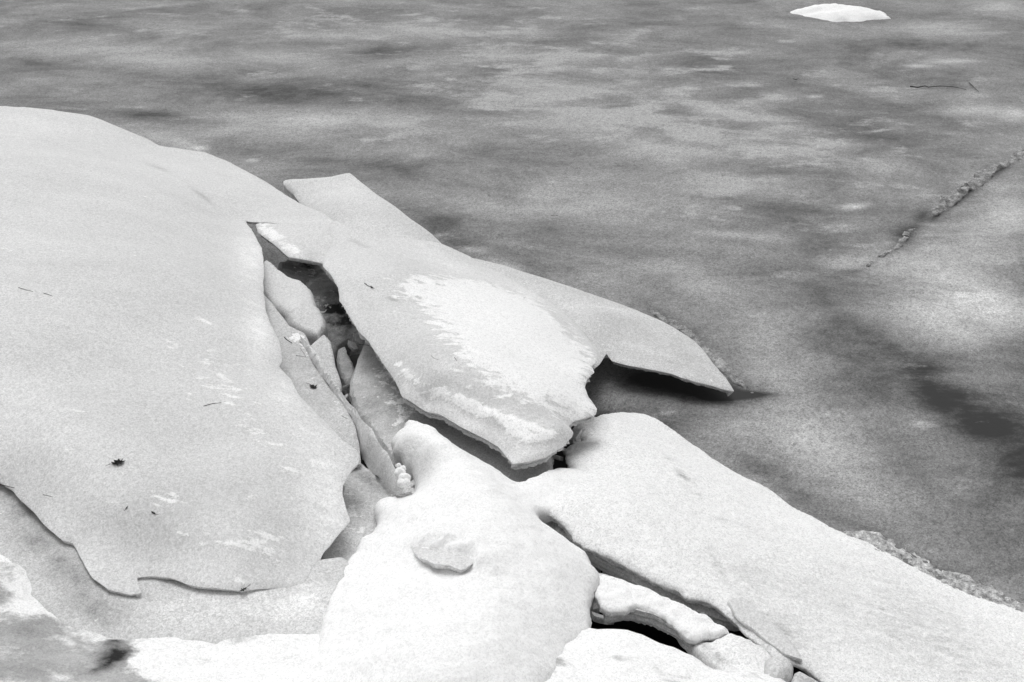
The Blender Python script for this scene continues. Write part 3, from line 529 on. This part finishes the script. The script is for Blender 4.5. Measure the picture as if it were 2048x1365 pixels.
rubble([(1146, 868, .20, .04), (1160, 856, .17, .035), (1112, 912, .20, .035), (1135, 905, .17, .03), (1155, 880, .19, .03), (1095, 922, .22, .03)], M_ice2, 'small broken ice chunk in the dark notch below the tip of the central slab')
rubble([(688, 795, .26, .03), (694, 770, .22, .035), (700, 800, .24, .025), (705, 690, .22, .035), (722, 676, .2, .03), (684, 705, .2, .03)], M_ice2, 'small broken ice chunk deep in the dark crack beside the plank')
rubble([(822, 968, .33, .03), (808, 985, .34, .035), (796, 990, .35, .03)], M_ice2, 'small ice chunk by the lower tip of the plank against the snow mound')
rubble([(1203, 1200, .10, .04), (1230, 1130, .2, .03), (1204, 1232, .12, .05)], M_ice2, 'small ice chunk in the black gap beside the snow-capped block')
# far snow heap on the lake
def heap(pts, crest, label, seed):
    out = [np.r_[XY(x, y), 0.] for x, y in pts]
    o, _ = slab_w('snow_heap', M_snow, out, [np.r_[XY(x, y), h] for x, y, h in crest], thick=.03, res=.03, jit=.10, jscale=5, bevel=.16, feather=True, lip=.035, seed=seed, fine=.04, finesc=6, rows=2)
    return lab(o, label, 'snow heap')
heap([(1570, 22), (1620, 12), (1680, 10), (1740, 16), (1785, 36), (1745, 41), (1690, 44), (1640, 38), (1600, 30)], [(1625, 22, .03), (1650, 24, .06), (1690, 27, .06), (1720, 27, .055), (1750, 33, .035)], 'white snow heap far off on the lake ice at the upper right', 51)

# frost crumbs along cracks
def crumbs(name, spots, mat_, label, cat):
    o = joined_lumps(name, spots, mat_); tag(o, label, cat, kind='stuff'); return o
rs = np.random.RandomState(4)
def along(pts, n, spread, r0, r1, h=0.0):
    pts = np.array([np.array(XY(p[0], p[1], h)) for p in pts]); seg = np.linalg.norm(np.diff(pts, axis=0), axis=1); cs = np.r_[0, np.cumsum(seg)]; out = []
    for k in range(n):
        t = rs.rand()*cs[-1]; i = min(len(seg)-1, np.searchsorted(cs, t)-1); i = max(i, 0)
        q = pts[i]+(pts[i+1]-pts[i])*(t-cs[i])/seg[i]+rs.randn(2)*spread; r = r0+(r1-r0)*rs.rand()**2
        out.append(((q[0], q[1], h-r*.1), (r, r*(.6+.6*rs.rand()), r*.6), rs.randint(9999), 1, .5))
    return out
M_frost = mat('frost', .55, grain=.15, bump=.4, rough=.8, spec=.1, snowc=.8)
def strip(pts, wd, h, fine, fsc, m_, label, seed, res=.014, feats=()):
    P = np.array([XY(x, y) for x, y in pts]); T = np.gradient(P, axis=0); T /= np.linalg.norm(T, axis=1)[:, None]; Nn = np.c_[-T[:, 1], T[:, 0]]
    ww = np.array([wd*(.35 if i in (0, len(P)-1) else 1)*(.7+.6*((i*37) % 10)/10) for i in range(len(P))])[:, None]
    ring = [np.r_[p, -.004] for p in P+Nn*ww]+[np.r_[p, -.004] for p in (P-Nn*ww)[::-1]]
    o, _ = slab_w('frost_ridge', m_, ring, [np.r_[p, h] for p in P[1:-1]], thick=.02, res=res, jit=wd*.5, jscale=20, bevel=.004, seed=seed, fine=fine, finesc=fsc, rows=1, rough=.001)
    return tag(o, label, 'frost ridge', kind='stuff')
M_frost = mat('frost', .27, nsc=18, namp=.9, grain=.2, bump=.5, rough=.8, spec=.1)
M_fringe = mat('frost_fringe', .40, nsc=34, namp=.9, grain=.2, bump=.6, rough=.8, spec=.1)
strip([(1290, 615), (1340, 641), (1380, 668), (1410, 693), (1440, 724), (1470, 754), (1505, 782)], .03, .0, .020, 45, M_frost, 'white frost crust sprinkled along the tip of the tapering grey slab', 61, .009)
strip([(2090, 288), (2048, 306), (2010, 328), (1985, 338), (1970, 348), (1945, 372), (1930, 376), (1900, 398), (1880, 412), (1868, 430)], .05, .000, .042, 24, M_frost, 'ragged frost ridge along the crack in the lake at right', 62, .014)
strip([(1832, 452), (1812, 468), (1798, 490), (1770, 505), (1735, 530)], .022, -.004, .030, 26, M_frost, 'low frost ridge ending the crack in the lake', 63, .012)
strip([(1680, 1062), (1730, 1080), (1790, 1106), (1850, 1136), (1930, 1175), (1990, 1200), (2060, 1228), (2200, 1290)], .07, .002, .020, 48, M_fringe, 'rough frost fringe where the snowy sheet meets the lake at lower right', 64, .012)

# ---------------------------------------------------------------- leaves and twigs
def surf_frame(S, px, py):
    q, h = S.at(px, py); e = .03
    zx = float(S.z(q+np.array((e, 0)))[0]-S.z(q-np.array((e, 0)))[0])/(2*e); zy = float(S.z(q+np.array((0, e)))[0]-S.z(q-np.array((0, e)))[0])/(2*e)
    return Vector((q[0], q[1], h)), Vector((-zx, -zy, 1)).normalized()
leaf_shape = [(0, -1.), (.1, -.5), (.45, -.62), (.3, -.3), (.75, -.25), (.42, 0.), (.85, .3), (.4, .3), (.5, .7), (.18, .55), (0, 1.), (-.2, .58), (-.5, .75), (-.38, .35), (-.85, .2), (-.4, 0), (-.7, -.35), (-.28, -.32), (-.4, -.7), (-.08, -.5)]
def leaf(S, px, py, size, ang, label, sq=.8, curl=.35, lift=.003, seed=0):
    c, n = surf_frame(S, px, py); r_ = random.Random(seed)
    cols = []; V = []; F = []
    ring = [(x*size*sq*(1+.2*r_.uniform(-1, 1)), y*size*(1+.15*r_.uniform(-1, 1))) for x, y in leaf_shape]
    zf = lambda x, y: curl*(x*x+.5*y*y)/size+.12*size*math.sin(9*x/size+seed)
    V.append((0, 0, 0)); m = len(ring)
    for x, y in ring: V.append((x*.5, y*.5, zf(x*.5, y*.5)))
    for x, y in ring: V.append((x, y, zf(x, y)))
    th = .0012; k = len(V); V += [(x, y, z-th) for x, y, z in V]
    for off, fl in ((0, 1), (k, -1)):
        for i in range(m):
            j = (i+1) % m
            for f in ((off, off+1+i, off+1+j), (off+1+i, off+1+m+i, off+1+m+j, off+1+j)): F.append(f[::fl])
    for i in range(m):
        j = (i+1) % m; F.append((1+m+i, 1+m+j, k+1+m+j, k+1+m+i))
    o = mesh_obj('leaf', V, F, M_leaf, smooth=False)
    q = n.to_track_quat('Z', 'Y').to_matrix().to_4x4() @ Matrix.Rotation(R(ang), 4, 'Z')
    o.matrix_world = Matrix.Translation(c+n*lift) @ q
    lab(o, label, 'leaf', 'dead leaves on the ice')
    # stalk
    st = tube([(0, -size*.9, zf(0, -size*.9)), (size*.08, -size*1.3, .002), (size*.2, -size*1.6, .004)], .0012)
    s2 = mesh_obj('stalk', *st, M_leaf, o)
def tube(pts, r, taper=.5, k=5):
    V = []; F = []; n = len(pts); P = [Vector(p) for p in pts]
    for i, p in enumerate(P):
        d = (P[min(i+1, n-1)]-P[max(i-1, 0)]).normalized(); a = d.cross(Vector((0, 0, 1)))
        if a.length < .01: a = Vector((1, 0, 0))
        a.normalize(); b = d.cross(a); rr = r*(1-(1-taper)*i/(n-1))
        for j in range(k):
            t = 2*math.pi*j/k; V.append(tuple(p+a*math.cos(t)*rr+b*math.sin(t)*rr))
    for i in range(n-1):
        for j in range(k): F.append((i*k+j, i*k+(j+1) % k, (i+1)*k+(j+1) % k, (i+1)*k+j))
    F.append(tuple(range(k))[::-1]); F.append(tuple((n-1)*k+j for j in range(k)))
    return V, F
def twig(S, pts, r, label, lifts=None, name='twig', branches=(), dz=0.0):
    P = []
    for i, (x, y) in enumerate(pts):
        q, h = S.at(x, y); P.append((q[0], q[1], h+r*.6+dz+(lifts[i] if lifts else 0)))
    o0 = P[0]; V, F = tube([(p[0]-o0[0], p[1]-o0[1], p[2]-o0[2]) for p in P], r)
    for br in branches:
        Q = []
        for x, y in br:
            q, h = S.at(x, y); Q.append((q[0]-o0[0], q[1]-o0[1], h+r*.6+dz-o0[2]))
        v, f = tube(Q, r*.7); b = len(V); V = V+v; F = F+[tuple(b+i for i in g) for g in f]
    o = mesh_obj(name, V, F, M_twig); o.location = o0
    return lab(o, label, 'twig', 'fallen twigs on the ice')
leaf(S_leafslab, 626, 775, .026, 130, 'dark lobed oak leaf on the sunken plate beside the ice plank', seed=3, sq=.9)
leaf(S_big, 236, 927, .032, 250, 'curled dark oak leaf on the lower part of the huge left slab', seed=5, curl=.5, sq=.6)
leaf(S_main, 744, 576, .016, 60, 'small dark leaf crumpled beside a stub of twig on the central slab', seed=8, sq=.5, curl=.3)
leaf(S_big, 487, 1180, .020, 90, 'small dark leaf at the bottom rim of the huge left slab', seed=9, sq=.45, curl=.3)
leaf(S_big, 307, 1027, .013, 40, 'tiny dark leaf fragment beside a short snow streak on the left slab', seed=11, sq=.4)
leaf(S_big, 253, 1017, .010, -40, 'tiny dark leaf crumb directly left of the short snow streak on the left slab', seed=12, sq=.35)
leaf(LK, 1591, 160, .03, 80, 'single dark leaf lying out on the far lake ice', seed=14, sq=.4)
leaf(LK, 1107, 433, .02, 85, 'faint leaf scrap on the open lake ice behind the central slab', seed=15, sq=.35)
twig(S_main, [(729, 567), (735, 572), (744, 575)], .0022, 'short dark twig stub pointing at the small leaf on the central slab')
twig(S_big, [(37, 576), (50, 580), (66, 584)], .0016, 'thin twig at the far left of the huge slab, left half of a broken pair')
twig(S_big, [(87, 587), (97, 590), (105, 593)], .0016, 'thin twig on the left of the huge slab, right half of a broken pair')
twig(S_big, [(407, 813), (425, 808), (443, 806)], .0016, 'slim straight twig at the snow flecks in the middle of the huge slab')
twig(S_big, [(-12, 968), (8, 972), (29, 977)], .0022, 'dark twig poking in from the left frame edge over the slab rim')
twig(S_big, [(86, 990), (96, 992), (106, 995)], .0010, 'hair-thin twig just right of the dark twig at the left edge')
twig(S_leafslab, [(569, 676), (576, 682), (584, 687)], .0026, 'thick dark twig stub at the top of the sunken plate')
twig(S_leafslab, [(592, 712), (602, 713), (612, 715), (607, 706), (600, 697)], .0012, 'bent hooked twig on the sunken plate below the thick stub')
twig(S_leafslab, [(683, 832), (690, 836), (697, 839)], .0010, 'tiny pale twig low on the sunken plate beside the plank')
twig(S_k, [(718, 700), (732, 701), (745, 704), (758, 708)], .0014, 'curved twig across the top of the slab down in the gap', dz=.03)
twig(S_main, [(909, 716), (913, 721), (916, 725)], .0014, 'short twig beside the snow patch of the central slab')
twig(S_main, [(862, 712), (868, 717), (876, 720)], .0009, 'fine grass-like twig on bare ice of the central slab')
twig(LK, [(1820, 174), (1835, 176), (1850, 173), (1858, 176)], .007, 'thick knotty piece at the left end of the branch on the far lake ice')
twig(LK, [(1858, 175), (1880, 173), (1905, 174), (1932, 180)], .004, 'long thin arched branch on the far lake ice')
twig(LK, [(1938, 166), (1944, 172), (1950, 178), (1957, 184)], .004, 'short slanting branch right of the arched branch on the far lake ice')
